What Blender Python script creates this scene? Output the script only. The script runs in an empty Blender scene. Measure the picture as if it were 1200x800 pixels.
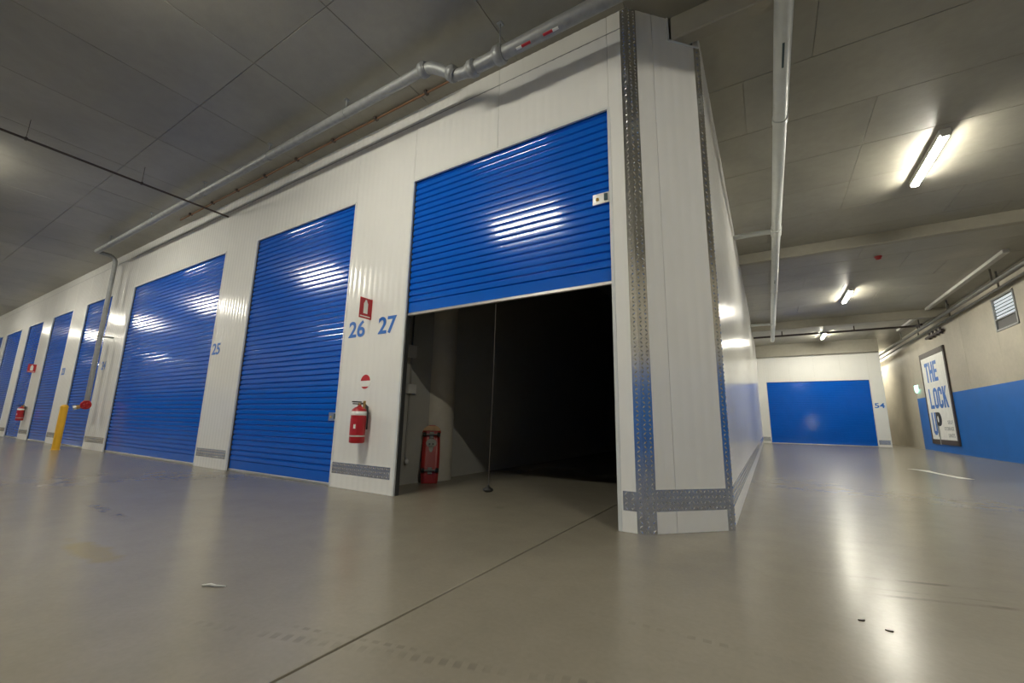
import bpy, math, random
from mathutils import Vector, Matrix
random.seed(7)
PI = math.pi
scene = bpy.context.scene
C = scene.collection

# ------------------------------------------------------------------ camera
cam_d = bpy.data.cameras.new('camera')
cam = bpy.data.objects.new('camera', cam_d)
C.objects.link(cam)
cam_d.sensor_width = 36.0
cam_d.sensor_fit = 'HORIZONTAL'
cam_d.lens = 488.54 / 1200.0 * 36.0
cam_d.clip_start = 0.05
cam_d.clip_end = 200
yaw, pit, rol = -0.54809728, 0.18780808, -0.01872427
fw = Vector((math.sin(yaw) * math.cos(pit), math.cos(yaw) * math.cos(pit), math.sin(pit)))
rt = Vector((math.cos(yaw), -math.sin(yaw), 0))
dn = fw.cross(rt)
r2 = rt * math.cos(rol) + dn * math.sin(rol)
d2 = -rt * math.sin(rol) + dn * math.cos(rol)
M = Matrix((r2, -d2, -fw)).transposed().to_4x4()
M.translation = Vector((0, 0, 0.86))
cam.matrix_world = M
scene.camera = cam

# ------------------------------------------------------------------ world, exposure (the hall is lit by its own battens)
world = bpy.data.worlds.new('world')
scene.world = world
world.use_nodes = True
world.node_tree.nodes['Background'].inputs[0].default_value = (0.6, 0.7, 0.8, 1)
world.node_tree.nodes['Background'].inputs[1].default_value = 0.3
scene.view_settings.view_transform = 'Standard'
scene.view_settings.look = 'None'
scene.view_settings.gamma = 1.0
scene.view_settings.exposure = 0.0
scene.view_settings.use_curve_mapping = False
LAMP = 330.0                                    # radiance of a batten diffuser
LAMP_COL = (0.99, 0.945, 0.80)

# ------------------------------------------------------------------ materials
def new_mat(name):
    m = bpy.data.materials.new(name)
    m.use_nodes = True
    return m, m.node_tree, m.node_tree.nodes['Principled BSDF']

def mat(name, col, rough=0.5, metal=0.0, var=0.06, scale=6.0, bump=0.0, bscale=60.0, rand=0.0, coat=0.0, spec=0.5, rvar=0.0, stretch=None):
    m, nt, b = new_mat(name)
    N, L = nt.nodes, nt.links
    b.inputs['Metallic'].default_value = metal
    b.inputs['Roughness'].default_value = rough
    b.inputs['Specular IOR Level'].default_value = spec
    b.inputs['Coat Weight'].default_value = coat
    b.inputs['Coat Roughness'].default_value = 0.12
    tc = N.new('ShaderNodeTexCoord')
    vec = tc.outputs['Object']
    if stretch:
        mp = N.new('ShaderNodeMapping')
        mp.inputs['Scale'].default_value = stretch
        L.new(vec, mp.inputs['Vector'])
        vec = mp.outputs['Vector']
    no = N.new('ShaderNodeTexNoise')
    no.inputs['Scale'].default_value = scale
    no.inputs['Detail'].default_value = 6
    L.new(vec, no.inputs['Vector'])
    mr = N.new('ShaderNodeMapRange')
    mr.inputs['From Min'].default_value = 0.3
    mr.inputs['From Max'].default_value = 0.7
    mr.inputs['To Min'].default_value = 1 - var
    mr.inputs['To Max'].default_value = 1 + var
    L.new(no.outputs['Fac'], mr.inputs['Value'])
    out = mr.outputs['Result']
    if rand:
        oi = N.new('ShaderNodeObjectInfo')
        m2 = N.new('ShaderNodeMapRange')
        m2.inputs['To Min'].default_value = 1 - rand
        m2.inputs['To Max'].default_value = 1 + rand
        L.new(oi.outputs['Random'], m2.inputs['Value'])
        mm = N.new('ShaderNodeMath')
        mm.operation = 'MULTIPLY'
        L.new(out, mm.inputs[0])
        L.new(m2.outputs['Result'], mm.inputs[1])
        out = mm.outputs[0]
    vm = N.new('ShaderNodeVectorMath')
    vm.operation = 'SCALE'
    vm.inputs[0].default_value = col[:3]
    L.new(out, vm.inputs['Scale'])
    L.new(vm.outputs['Vector'], b.inputs['Base Color'])
    if rvar:
        rr = N.new('ShaderNodeMapRange')
        rr.inputs['From Min'].default_value = 0.3
        rr.inputs['From Max'].default_value = 0.7
        rr.inputs['To Min'].default_value = rough - rvar
        rr.inputs['To Max'].default_value = rough + rvar
        L.new(no.outputs['Fac'], rr.inputs['Value'])
        L.new(rr.outputs['Result'], b.inputs['Roughness'])
    if bump:
        nb = N.new('ShaderNodeTexNoise')
        nb.inputs['Scale'].default_value = bscale
        nb.inputs['Detail'].default_value = 4
        L.new(vec, nb.inputs['Vector'])
        bp = N.new('ShaderNodeBump')
        bp.inputs['Strength'].default_value = bump
        bp.inputs['Distance'].default_value = 0.01
        L.new(nb.outputs['Fac'], bp.inputs['Height'])
        L.new(bp.outputs['Normal'], b.inputs['Normal'])
    return m

def emit_mat(name, col, strength):
    m, nt, b = new_mat(name)
    b.inputs['Base Color'].default_value = (*col, 1)
    b.inputs['Emission Color'].default_value = (*col, 1)
    b.inputs['Emission Strength'].default_value = strength
    return m

def concrete_mat(name, col, rough, blotch=0.16, rand=0.0):
    """cast concrete: broad blotches, fine grain, faint streaks and pin holes"""
    m, nt, b = new_mat(name)
    N, L = nt.nodes, nt.links
    b.inputs['Roughness'].default_value = rough
    geo = N.new('ShaderNodeNewGeometry')
    def noise(s, d, dist=0.0):
        n = N.new('ShaderNodeTexNoise')
        n.inputs['Scale'].default_value = s
        n.inputs['Detail'].default_value = d
        n.inputs['Distortion'].default_value = dist
        L.new(geo.outputs['Position'], n.inputs['Vector'])
        return n.outputs['Fac']
    def rng(v, a, c, lo, hi):
        r = N.new('ShaderNodeMapRange')
        for k, x in zip(('From Min', 'From Max', 'To Min', 'To Max'), (a, c, lo, hi)):
            r.inputs[k].default_value = x
        L.new(v, r.inputs['Value'])
        return r.outputs['Result']
    def mul(a, c):
        k = N.new('ShaderNodeMath')
        k.operation = 'MULTIPLY'
        L.new(a, k.inputs[0])
        L.new(c, k.inputs[1])
        return k.outputs[0]
    v = mul(rng(noise(0.7, 5, 0.6), 0.3, 0.7, 1 - blotch, 1 + blotch), rng(noise(9, 8), 0.3, 0.7, 0.96, 1.04))
    vo = N.new('ShaderNodeTexVoronoi')
    vo.inputs['Scale'].default_value = 2.2
    L.new(geo.outputs['Position'], vo.inputs['Vector'])
    v = mul(v, rng(vo.outputs['Distance'], 0.0, 0.03, 0.85, 1.0))
    if rand:
        oi = N.new('ShaderNodeObjectInfo')
        v = mul(v, rng(oi.outputs['Random'], 0, 1, 1 - rand, 1 + rand))
    vm = N.new('ShaderNodeVectorMath')
    vm.operation = 'SCALE'
    vm.inputs[0].default_value = col
    L.new(v, vm.inputs['Scale'])
    L.new(vm.outputs['Vector'], b.inputs['Base Color'])
    bp = N.new('ShaderNodeBump')
    bp.inputs['Strength'].default_value = 0.12
    bp.inputs['Distance'].default_value = 0.01
    L.new(noise(30, 6), bp.inputs['Height'])
    L.new(bp.outputs['Normal'], b.inputs['Normal'])
    return m

def floor_mat():
    """sealed grey-beige concrete with tyre tracks, scuffs, stains"""
    m, nt, b = new_mat('sealed_concrete_floor')
    N, L = nt.nodes, nt.links
    geo = N.new('ShaderNodeNewGeometry')
    sep = N.new('ShaderNodeSeparateXYZ')
    L.new(geo.outputs['Position'], sep.inputs[0])
    X, Y = sep.outputs[0], sep.outputs[1]
    def val(v):
        n = N.new('ShaderNodeValue')
        n.outputs[0].default_value = v
        return n.outputs[0]
    def op(o, a, c=None, clamp=False):
        k = N.new('ShaderNodeMath')
        k.operation = o
        k.use_clamp = clamp
        for i, q in enumerate((a, c)):
            if q is None: continue
            if isinstance(q, (int, float)): k.inputs[i].default_value = q
            else: L.new(q, k.inputs[i])
        return k.outputs[0]
    def noise(s, d, dist=0.0):
        n = N.new('ShaderNodeTexNoise')
        n.inputs['Scale'].default_value = s
        n.inputs['Detail'].default_value = d
        n.inputs['Distortion'].default_value = dist
        L.new(geo.outputs['Position'], n.inputs['Vector'])
        return n.outputs['Fac']
    def rng(v, a, c, lo, hi):
        r = N.new('ShaderNodeMapRange')
        for k, x in zip(('From Min', 'From Max', 'To Min', 'To Max'), (a, c, lo, hi)):
            r.inputs[k].default_value = x
        L.new(v, r.inputs['Value'])
        return r.outputs['Result']
    n1, n2, n3 = noise(0.55, 5, 0.8), noise(5, 8, 0.3), noise(40, 4)
    v = op('MULTIPLY', rng(n1, 0.3, 0.7, 0.94, 1.06), rng(n2, 0.3, 0.7, 0.96, 1.04))
    v = op('MULTIPLY', v, rng(n3, 0.3, 0.7, 0.965, 1.035))
    def strip(ax, ay, bx, by, w, dark, dots=None):
        """a mark from a to b, half width w; dots = pitch of tread blocks"""
        dx, dy = bx - ax, by - ay
        ln = math.hypot(dx, dy)
        ux, uy = dx / ln, dy / ln
        px, py = op('SUBTRACT', X, ax), op('SUBTRACT', Y, ay)
        s = op('ADD', op('MULTIPLY', px, ux), op('MULTIPLY', py, uy))
        t = op('ABSOLUTE', op('SUBTRACT', op('MULTIPLY', py, ux), op('MULTIPLY', px, uy)))
        msk = op('MULTIPLY', rng(t, w * 0.5, w, 1, 0), op('MULTIPLY', rng(s, 0, ln * 0.3, 0, 1), rng(s, ln * 0.7, ln, 1, 0)))
        if dots:
            msk = op('MULTIPLY', msk, op('GREATER_THAN', op('SINE', op('MULTIPLY', s, 2 * PI / dots)), -0.1))
        msk = op('MULTIPLY', msk, rng(n2, 0.42, 0.60, 0.05, 1.0))
        return op('SUBTRACT', 1.0, op('MULTIPLY', msk, dark))
    marks = [(-2.5, 0.86, -0.2, 1.62, 0.030, 0.20, 0.055), (-2.25, 1.06, -0.9, 1.42, 0.014, 0.20, 0.055),
             (-1.0, 1.42, 0.6, 1.75, 0.018, 0.16, 0.055), (-0.9, 2.0, 0.35, 2.05, 0.02, 0.16, 0.06),
             (-6.0, 1.55, -4.4, 1.47, 0.06, 0.30, None),
             (0.1, 3.25, 1.15, 3.55, 0.022, 0.34, None), (0.25, 3.0, 1.35, 3.32, 0.022, 0.34, None), (0.3, 3.12, 1.0, 3.3, 0.015, 0.2, None)]
    for a in marks:
        v = op('MULTIPLY', v, strip(*a))
    col = N.new('ShaderNodeVectorMath')
    col.operation = 'SCALE'
    col.inputs[0].default_value = (0.235, 0.213, 0.168)
    L.new(v, col.inputs['Scale'])
    # a yellow-brown spill
    ex, ey = op('DIVIDE', op('SUBTRACT', X, -3.75), 0.42), op('DIVIDE', op('SUBTRACT', Y, 1.06), 0.10)
    d = op('ADD', op('ADD', op('MULTIPLY', ex, ex), op('MULTIPLY', ey, ey)), op('MULTIPLY', op('SUBTRACT', n2, 0.5), 3.0))
    mx = N.new('ShaderNodeMix')
    mx.data_type = 'RGBA'
    L.new(rng(d, 0.3, 1.2, 0.55, 0.0), mx.inputs[0])
    L.new(col.outputs[0], mx.inputs[6])
    mx.inputs[7].default_value = (0.25, 0.20, 0.07, 1)
    L.new(mx.outputs[2], b.inputs['Base Color'])
    b.inputs['Roughness'].default_value = 0.25
    b.inputs['Specular IOR Level'].default_value = 0.5
    bp = N.new('ShaderNodeBump')
    bp.inputs['Strength'].default_value = 0.02
    bp.inputs['Distance'].default_value = 0.01
    L.new(noise(7, 3), bp.inputs['Height'])
    L.new(bp.outputs['Normal'], b.inputs['Normal'])
    return m

MT = dict(
    floor=floor_mat(),
    joint=mat('joint_filler', (0.05, 0.045, 0.04), 0.8),
    ceil=concrete_mat('ceiling_concrete', (0.305, 0.292, 0.245), 0.4, 0.14, 0.05),
    beam=concrete_mat('beam_concrete', (0.33, 0.31, 0.255), 0.7, 0.08),
    wallc=concrete_mat('wall_concrete', (0.46, 0.425, 0.35), 0.6, 0.11, 0.04),
    white=mat('white_panel', (0.80, 0.795, 0.765), 0.17, var=0.02, scale=2.0),
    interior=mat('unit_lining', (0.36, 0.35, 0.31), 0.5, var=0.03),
    unit_shade=mat('shade_dark', (0.10, 0.10, 0.095), 0.6, var=0.05),  # shade deep in the open unit, put into the colour
    trim=mat('pale_grey_trim', (0.66, 0.68, 0.68), 0.35),
    dark=mat('dark_channel', (0.05, 0.05, 0.05), 0.5),
    blue=mat('blue_door_enamel', (0.002, 0.11, 0.57), 0.12, var=0.03, scale=3.0),
    bluepaint=mat('blue_wall_paint', (0.004, 0.13, 0.50), 0.45, var=0.05, scale=2.0),
    bluenum=mat('blue_number_vinyl', (0.03, 0.16, 0.55), 0.4),
    alu=mat('bright_aluminium', (0.72, 0.72, 0.70), 0.32, 1.0),
    cheq=mat('checker_plate', (0.74, 0.74, 0.72), 0.2, 1.0, var=0.08, scale=20),
    galv=mat('galvanised_steel', (0.31, 0.32, 0.32), 0.52, 0.4, var=0.12, scale=14),
    pipepaint=mat('grey_white_pipe', (0.60, 0.62, 0.60), 0.38, var=0.05),
    darkpipe=mat('dark_pipe', (0.06, 0.045, 0.04), 0.5),
    copper=mat('orange_pipe', (0.20, 0.10, 0.05), 0.6),
    red=mat('red_enamel', (0.40, 0.012, 0.016), 0.3),
    dullsteel=mat('dull_steel', (0.16, 0.155, 0.14), 0.5, 0.3),
    redsign=mat('red_print', (0.48, 0.02, 0.03), 0.4),
    whitep=mat('white_print', (0.82, 0.82, 0.78), 0.4),
    yellow=mat('yellow_enamel', (0.80, 0.44, 0.02), 0.35),
    black=mat('black_rubber', (0.012, 0.012, 0.012), 0.5),
    brass=mat('brass', (0.62, 0.40, 0.14), 0.35, 0.9),
    lamp=emit_mat('lamp_diffuser', LAMP_COL, LAMP),
    lampbody=mat('lamp_body', (0.75, 0.74, 0.70), 0.4),
    exitlit=emit_mat('exit_diffuser', (0.45, 1.0, 0.85), 3.0),
    daylight=emit_mat('daylit_pane', (0.85, 0.95, 1.0), 0.75),
    wood=mat('maple_ply', (0.45, 0.28, 0.13), 0.45, var=0.15, scale=9),
    deckred=mat('deck_red', (0.30, 0.018, 0.015), 0.35),
    grey=mat('grey_print', (0.30, 0.32, 0.32), 0.5),
    teal=mat('pipe_label_print', (0.03, 0.07, 0.08), 0.5),
    conduit=mat('grey_conduit', (0.26, 0.25, 0.22), 0.5),
    plastic=mat('pale_plastic', (0.55, 0.54, 0.50), 0.45),
)

# ------------------------------------------------------------------ mesh helpers
class MB:
    def __init__(s): s.v, s.f, s.sm = [], [], []
    def add(s, vs, fs, smooth=False):
        o = len(s.v)
        s.v += [tuple(p) for p in vs]
        s.f += [tuple(i + o for i in f) for f in fs]
        s.sm += [smooth] * len(fs)
        return s
    def box(s, x0, x1, y0, y1, z0, z1):
        vs = [(x, y, z) for x in (x0, x1) for y in (y0, y1) for z in (z0, z1)]
        return s.add(vs, [(0, 1, 3, 2), (4, 6, 7, 5), (0, 4, 5, 1), (2, 3, 7, 6), (0, 2, 6, 4), (1, 5, 7, 3)])
    def bbox(s, x0, x1, y0, y1, z0, z1, b=0.004):
        """box with chamfered edges"""
        vs, fs = [], []
        c = [((x0 + x1) / 2, (y0 + y1) / 2, (z0 + z1) / 2), (abs(x1 - x0) / 2, abs(y1 - y0) / 2, abs(z1 - z0) / 2)]
        h = c[1]; b = min(b, min(h) * 0.9)
        idx = {}
        for ax in range(3):
            for sg in (-1, 1):
                o = [i for i in range(3) if i != ax]
                q = []
                for (a, d) in ((-1, -1), (1, -1), (1, 1), (-1, 1)):
                    p = [0, 0, 0]
                    p[ax] = sg * h[ax]; p[o[0]] = a * (h[o[0]] - b); p[o[1]] = d * (h[o[1]] - b)
                    key = [0, 0, 0]; key[ax] = sg; key[o[0]] = a; key[o[1]] = d
                    idx[(ax, tuple(key))] = len(vs); q.append(len(vs))
                    vs.append(tuple(p[i] + c[0][i] for i in range(3)))
                fs.append(tuple(q))
        for a in range(3):
            for d in range(a + 1, 3):
                o = 3 - a - d
                for sa in (-1, 1):
                    for sd in (-1, 1):
                        k1 = [0, 0, 0]; k1[a] = sa; k1[d] = sd
                        k2 = list(k1); k1[o] = -1; k2[o] = 1
                        fs.append((idx[(a, tuple(k1))], idx[(a, tuple(k2))], idx[(d, tuple(k2))], idx[(d, tuple(k1))]))
        for sx in (-1, 1):
            for sy in (-1, 1):
                for sz in (-1, 1):
                    k = (sx, sy, sz)
                    fs.append((idx[(0, k)], idx[(1, k)], idx[(2, k)]))
        return s.add(vs, fs)
    def tube(s, pts, r, n=12, cap=True):
        pts = [Vector(p) for p in pts]
        rs = r if isinstance(r, (list, tuple)) else [r] * len(pts)
        vs, fs = [], []
        prev = None
        for i, p in enumerate(pts):
            t = (pts[min(i + 1, len(pts) - 1)] - pts[max(i - 1, 0)]).normalized()
            if prev is None:
                a = Vector((0, 0, 1)) if abs(t.z) < 0.9 else Vector((1, 0, 0))
                u = t.cross(a).normalized()
            else:
                u = (prev - t * prev.dot(t)).normalized()
            prev = u
            w = t.cross(u)
            for k in range(n):
                g = 2 * PI * k / n
                vs.append(p + (u * math.cos(g) + w * math.sin(g)) * rs[i])
        for i in range(len(pts) - 1):
            for k in range(n):
                fs.append((i * n + k, i * n + (k + 1) % n, (i + 1) * n + (k + 1) % n, (i + 1) * n + k))
        s.add(vs, fs, True)
        if cap:
            s.add([vs[k] for k in range(n)], [tuple(range(n))[::-1]])
            s.add([vs[-n + k] for k in range(n)], [tuple(range(n))])
        return s
    def lathe(s, c, prof, n=20, axis='z'):
        vs, fs = [], []
        for r, h in prof:
            for k in range(n):
                g = 2 * PI * k / n
                a, d = r * math.cos(g), r * math.sin(g)
                p = {'z': (a, d, h), 'y': (a, h, d), 'x': (h, a, d)}[axis]
                vs.append((c[0] + p[0], c[1] + p[1], c[2] + p[2]))
        for i in range(len(prof) - 1):
            for k in range(n):
                fs.append((i * n + k, i * n + (k + 1) % n, (i + 1) * n + (k + 1) % n, (i + 1) * n + k))
        s.add(vs, fs, True)
        if prof[0][0] > 1e-5: s.add(vs[:n], [tuple(range(n))[::-1]])
        if prof[-1][0] > 1e-5: s.add(vs[-n:], [tuple(range(n))])
        return s
    def prism(s, pts2, f0, f1):
        """outline pts2, f0/f1 map (a, b) to 3-d on the two faces"""
        n = len(pts2)
        vs = [f0(*p) for p in pts2] + [f1(*p) for p in pts2]
        fs = [tuple(range(n)), tuple(range(2 * n - 1, n - 1, -1))]
        fs += [(k, k + n, (k + 1) % n + n, (k + 1) % n) for k in range(n)]
        return s.add(vs, fs)
    def mesh(s, name, m):
        me = bpy.data.meshes.new(name)
        me.from_pydata(s.v, [], s.f)
        me.polygons.foreach_set('use_smooth', s.sm)
        me.update()
        if m is not None: me.materials.append(m)
        return me
    def build(s, name, m, parent=None, loc=None, rot=None):
        o = bpy.data.objects.new(name, s.mesh(name, m))
        C.objects.link(o)
        o.parent = parent
        if loc: o.location = loc
        if rot: o.rotation_euler = rot
        import bmesh
        bm = bmesh.new(); bm.from_mesh(o.data)
        bmesh.ops.recalc_face_normals(bm, faces=bm.faces)
        bm.to_mesh(o.data); bm.free()
        return o

def tag(o, label=None, cat=None, group=None, kind=None):
    if label: o['label'] = label
    if cat: o['category'] = cat
    if group: o['group'] = group
    if kind: o['kind'] = kind
    return o

def empty(name, loc=(0, 0, 0), rz=0.0, label=None, cat=None, group=None, kind=None):
    o = bpy.data.objects.new(name, None)
    C.objects.link(o)
    o.empty_display_size = 0.2
    o.location = loc
    o.rotation_euler = (0, 0, rz)
    return tag(o, label, cat, group, kind)

def inst(me, name, parent, loc=(0, 0, 0), rot=(0, 0, 0)):
    o = bpy.data.objects.new(name, me)
    C.objects.link(o)
    o.parent = parent
    o.location = loc
    o.rotation_euler = rot
    return o

def copy_tree(o, parent=None):
    c = o.copy()
    C.objects.link(c)
    c.parent = parent
    for ch in o.children:
        copy_tree(ch, c)
    return c

def text_mesh(txt, h, m, sx=1.0, bold=0.0, depth=0.002, align='CENTER'):
    cu = bpy.data.curves.new('lettering', 'FONT')
    cu.body = txt
    cu.align_x = align
    cu.size = 1.0
    cu.extrude = 0.5
    cu.offset = bold
    cu.resolution_u = 4
    ob = bpy.data.objects.new('lettering', cu)
    C.objects.link(ob)
    dg = bpy.context.evaluated_depsgraph_get()
    me = bpy.data.meshes.new_from_object(ob.evaluated_get(dg))
    bpy.data.objects.remove(ob)
    bpy.data.curves.remove(cu)
    ys = [v.co.y for v in me.vertices]; xs = [v.co.x for v in me.vertices]
    y0, y1 = min(ys), max(ys)
    k = h / (y1 - y0)
    xm = (min(xs) + max(xs)) / 2
    wd = sx if sx > 0 else k * -sx * (max(xs) - min(xs))      # sx > 0: wanted width
    kx = wd / (max(xs) - min(xs))
    for v in me.vertices:
        v.co = ((v.co.x - xm) * kx, (v.co.y - y0) * k, (v.co.z + 0.5) * depth)
    me.materials.clear()
    me.materials.append(m)
    return me

def place_text(name, me, parent, P, ux, uy):
    """P = bottom centre, ux = reading direction, uy = up"""
    ux, uy = Vector(ux), Vector(uy)
    uz = ux.cross(uy)
    o = bpy.data.objects.new(name, me)
    C.objects.link(o)
    Mx = Matrix((ux, uy, uz)).transposed().to_4x4()
    Mx.translation = Vector(P)
    o.parent = parent
    o.matrix_local = Mx
    return o

# ------------------------------------------------------------------ measures
FY = 3.54          # facade plane of the units
CH = 4.96          # ceiling
HB = 3.90          # door head
XR = 5.58          # concrete wall on the other side of the aisle
YF = 25.3          # front of the unit across the end
AX, AY = -0.898, 3.54
BX, BY = -0.318, 4.12
XL, YB, YE = -36.0, -3.2, 34.0

# ------------------------------------------------------------------ floor
fl = MB().box(XL - 0.2, XR + 0.2, YB - 0.2, YE + 0.2, -0.25, -0.03).build('floor', MT['joint'])
tag(fl, 'glossy sealed grey concrete floor with sawn joints', 'floor', kind='structure')
JX = -1.47
for (x0, x1) in ((XL, JX - 0.007), (JX + 0.007, XR)):
    MB().bbox(x0, x1, YB, YE, -0.035, 0.0, 0.002).build('slab', MT['floor'], fl)

# ------------------------------------------------------------------ ceiling of cast panels
ce = MB().box(XL - 0.2, XR + 0.2, YB - 0.2, YE + 0.2, CH + 0.012, CH + 0.3).build('ceiling', MT['beam'])
tag(ce, 'grey cast concrete ceiling with shutter panel joints', 'ceiling', kind='structure')
def ceil_panel(x0, x1, y0, y1):
    g = 0.003
    dz = random.uniform(0, 0.0015)
    cx, cy = (x0 + x1) / 2, (y0 + y1) / 2
    MB().bbox(x0 + g - cx, x1 - g - cx, y0 + g - cy, y1 - g - cy, 0, 0.016, 0.002).build('panel', MT['ceil'], ce, (cx, cy, CH + dz - 0.001))
xj = [-0.3 + 0.0] + [-2.15 - 1.36 * k for k in range(25)]
xj = [-0.9] + xj[1:]
for k in range(len(xj) - 1):
    for (y0, y1) in ((2.0, FY + 0.05), (-0.4, 2.0), (YB, -0.4)):
        ceil_panel(max(xj[k + 1], XL), xj[k], y0, y1)
yj = [YB + 1.2 * k for k in range(4)] + [1.45] + [1.9 + 1.09 * k for k in range(30)]
for k in range(len(yj) - 1):
    if yj[k] > YE: break
    yc = yj[k] + 0.2
    off = 0.75 if yc < 5.1 else 0.06 if yc < 6.2 else 1.5 if yc < 9.5 else (0.3, 1.2, 2.2)[k % 3]
    xs = sorted({-0.9, XR} | {x for x in (off - 2.9, off, off + 2.9, off + 5.8) if -0.6 < x < XR - 0.3})
    for a, b_ in zip(xs[:-1], xs[1:]):
        ceil_panel(a, b_, yj[k], min(yj[k + 1], YE))

def beam(y0, y1, z0, x0, x1, label):
    o = MB().bbox(x0, x1, y0, y1, z0, CH + 0.02, 0.012).build('ceiling_beam', MT['beam'])
    return tag(o, label, 'beam', kind='structure')
beam(3.88, 4.04, 4.70, -0.54, XR, 'concrete beam notched into the top of the white corner panel')
beam(11.15, 11.32, 4.72, -0.318, XR, 'concrete beam across the aisle past the nearer lit batten')
beam(19.5, 19.7, 4.66, -0.318, XR, 'concrete beam across the aisle between the two far battens')
beam(25.12, 25.6, 4.34, -0.43, 4.62, 'deep concrete beam over the white front of the end unit')
beam(1.5, 1.85, 4.70, -0.9, XR, 'concrete beam over the mouth of the aisle')

# ------------------------------------------------------------------ ribbed white sandwich panels
def ribbed(u0, u1, z0, z1, y=0.0, t=0.05, pitch=0.1, amp=0.0016):
    """front face with shallow vertical ribs, solid behind; local x along the wall, local -y outward"""
    mb = MB()
    w = u1 - u0
    n = max(1, round(w / pitch))
    us = [0.0]
    ys = [0.0]
    p = w / n
    for k in range(n):
        for q, d in ((0.12, 0.0), (0.3, amp), (0.5, amp * 1.35), (0.7, amp), (0.88, 0.0), (1.0, -amp * 0.3)):
            us.append((k + q) * p); ys.append(-d)
    e = 0.003
    us = [e] + [u for u in us if e < u < w - e] + [w - e]
    ys = [0.0] + ys[1:len(us) - 1] + [0.0]
    ys = ys[:len(us)]
    front = []
    for u, d in zip(us, ys):
        front.append((u0 + u, y + d, z0 + 0.001)); front.append((u0 + u, y + d, z1 - 0.001))
    fs = [(2 * k, 2 * k + 2, 2 * k + 3, 2 * k + 1) for k in range(len(us) - 1)]
    mb.add(front, fs, True)
    a, b_ = u0 + 0.001, u1 - 0.001
    vs = [(u0 + e, y, z0 + 0.001), (u0 + e, y, z1 - 0.001), (u1 - e, y, z0 + 0.001), (u1 - e, y, z1 - 0.001),
          (a, y + e, z0), (a, y + e, z1), (b_, y + e, z0), (b_, y + e, z1), (a, y + t, z0), (a, y + t, z1), (b_, y + t, z0), (b_, y + t, z1)]
    mb.add(vs, [(0, 1, 5, 4), (2, 6, 7, 3), (0, 4, 6, 2), (1, 3, 7, 5), (4, 5, 9, 8), (6, 10, 11, 7), (4, 8, 10, 6), (5, 7, 11, 9), (8, 9, 11, 10)])
    return mb

def panels(par, u0, u1, z0, z1, wmax=1.15, m='white'):
    n = max(1, math.ceil((u1 - u0) / wmax - 1e-6))
    for k in range(n):
        a = u0 + (u1 - u0) * k / n
        b_ = u0 + (u1 - u0) * (k + 1) / n
        ribbed(a, b_, z0, z1).build('panel', MT[m], par)

def checker(par, u0, u1, z0, z1, y=0.0, name='kick_plate', pitch=0.036, t=0.004):
    """bright raised-lozenge tread plate fixed on the wall face"""
    mb = MB()
    mb.box(u0, u1, y - t, y + 0.002, z0, z1)
    nu = max(1, int((u1 - u0 - 0.006) / pitch)); nz = max(1, int((z1 - z0 - 0.006) / pitch))
    pu, pz = (u1 - u0) / nu, (z1 - z0) / nz
    L_, W_, H_ = pitch * 0.52, pitch * 0.22, 0.006
    for i in range(nu):
        for j in range(nz):
            cu, cz = u0 + (i + 0.5) * pu, z0 + (j + 0.5) * pz
            s = 1 if (i + j) % 2 else -1
            ax, az = 0.707 * L_ , 0.707 * L_ * s
            bx, bz = -0.707 * W_ * s, 0.707 * W_
            yy = y - t
            mb.add([(cu - ax, yy, cz - az), (cu + bx, yy, cz + bz), (cu + ax, yy, cz + az), (cu - bx, yy, cz - bz),
                    (cu, yy - H_, cz)], [(0, 1, 4), (1, 2, 4), (2, 3, 4), (3, 0, 4)])
    o = mb.build(name, MT['cheq'], par)
    return o

DOORS = [  # x0, x1
    (-3.705, -1.10), (-7.455, -4.83), (-13.0, -8.54), (-16.42, -14.40), (-19.75, -17.65), (-22.75, -20.85), (-26.2, -23.75), (-29.5, -26.85)]
wf = empty('wall_front', (0, FY, 0), 0, 'long white ribbed panel front of the storage units', 'wall', kind='structure')
# piers between the doors
edges = [AX] + [e for d in DOORS for e in (d[1], d[0])] + [XL]
piers = [(edges[i + 1], edges[i]) for i in range(0, len(edges) - 1, 2)]
for (a, b_) in piers:
    panels(wf, a, b_, 0.0, CH, 1.3)
for (a, b_) in DOORS:
    panels(wf, a, b_, HB, CH, 1.35)
# thin grey strip along the front, a little below the ceiling
MB().box(XL, AX - 0.064, -0.006, 0.004, 4.742, 4.750).build('thin_strip', MT['galv'], wf)
# kick plates on the piers
for k, (a, b_) in enumerate(piers[:-1]):
    if k == 0: checker(wf, a + 0.03, AX - 0.063, 0.165, 0.315)
    else: checker(wf, a + 0.02, b_ - 0.06, 0.17, 0.305)
checker(wf, AX - 0.063, AX + 0.002, 0.0, 4.95, y=-0.003, name='corner_guard')

# chamfered corner
wc = empty('wall_corner', (AX, AY, 0), PI / 4, 'white ribbed chamfered corner panel edged with checker plate', 'wall', kind='structure')
CL = math.hypot(BX - AX, BY - AY)
ribbed(0.0, 0.284, 0, CH).build('panel', MT['white'], wc)
ribbed(0.284, CL, 0, 4.69).build('panel', MT['white'], wc)
ribbed(0.284, 0.47, 4.69, CH).build('panel', MT['white'], wc)
checker(wc, -0.002, 0.10, 0.0, 4.95, y=-0.003, name='corner_guard')
checker(wc, CL - 0.062, CL + 0.002, 0.0, 4.69, y=-0.003, name='corner_guard')
checker(wc, 0.10, CL - 0.062, 0.168, 0.335)
MB().box(0.455, 0.475, -0.012, 0.01, 4.70, CH).build('flashing', MT['trim'], wc)
MB().box(0.455, CL, -0.012, 0.01, 4.685, 4.70).build('flashing', MT['trim'], wc)

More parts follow.
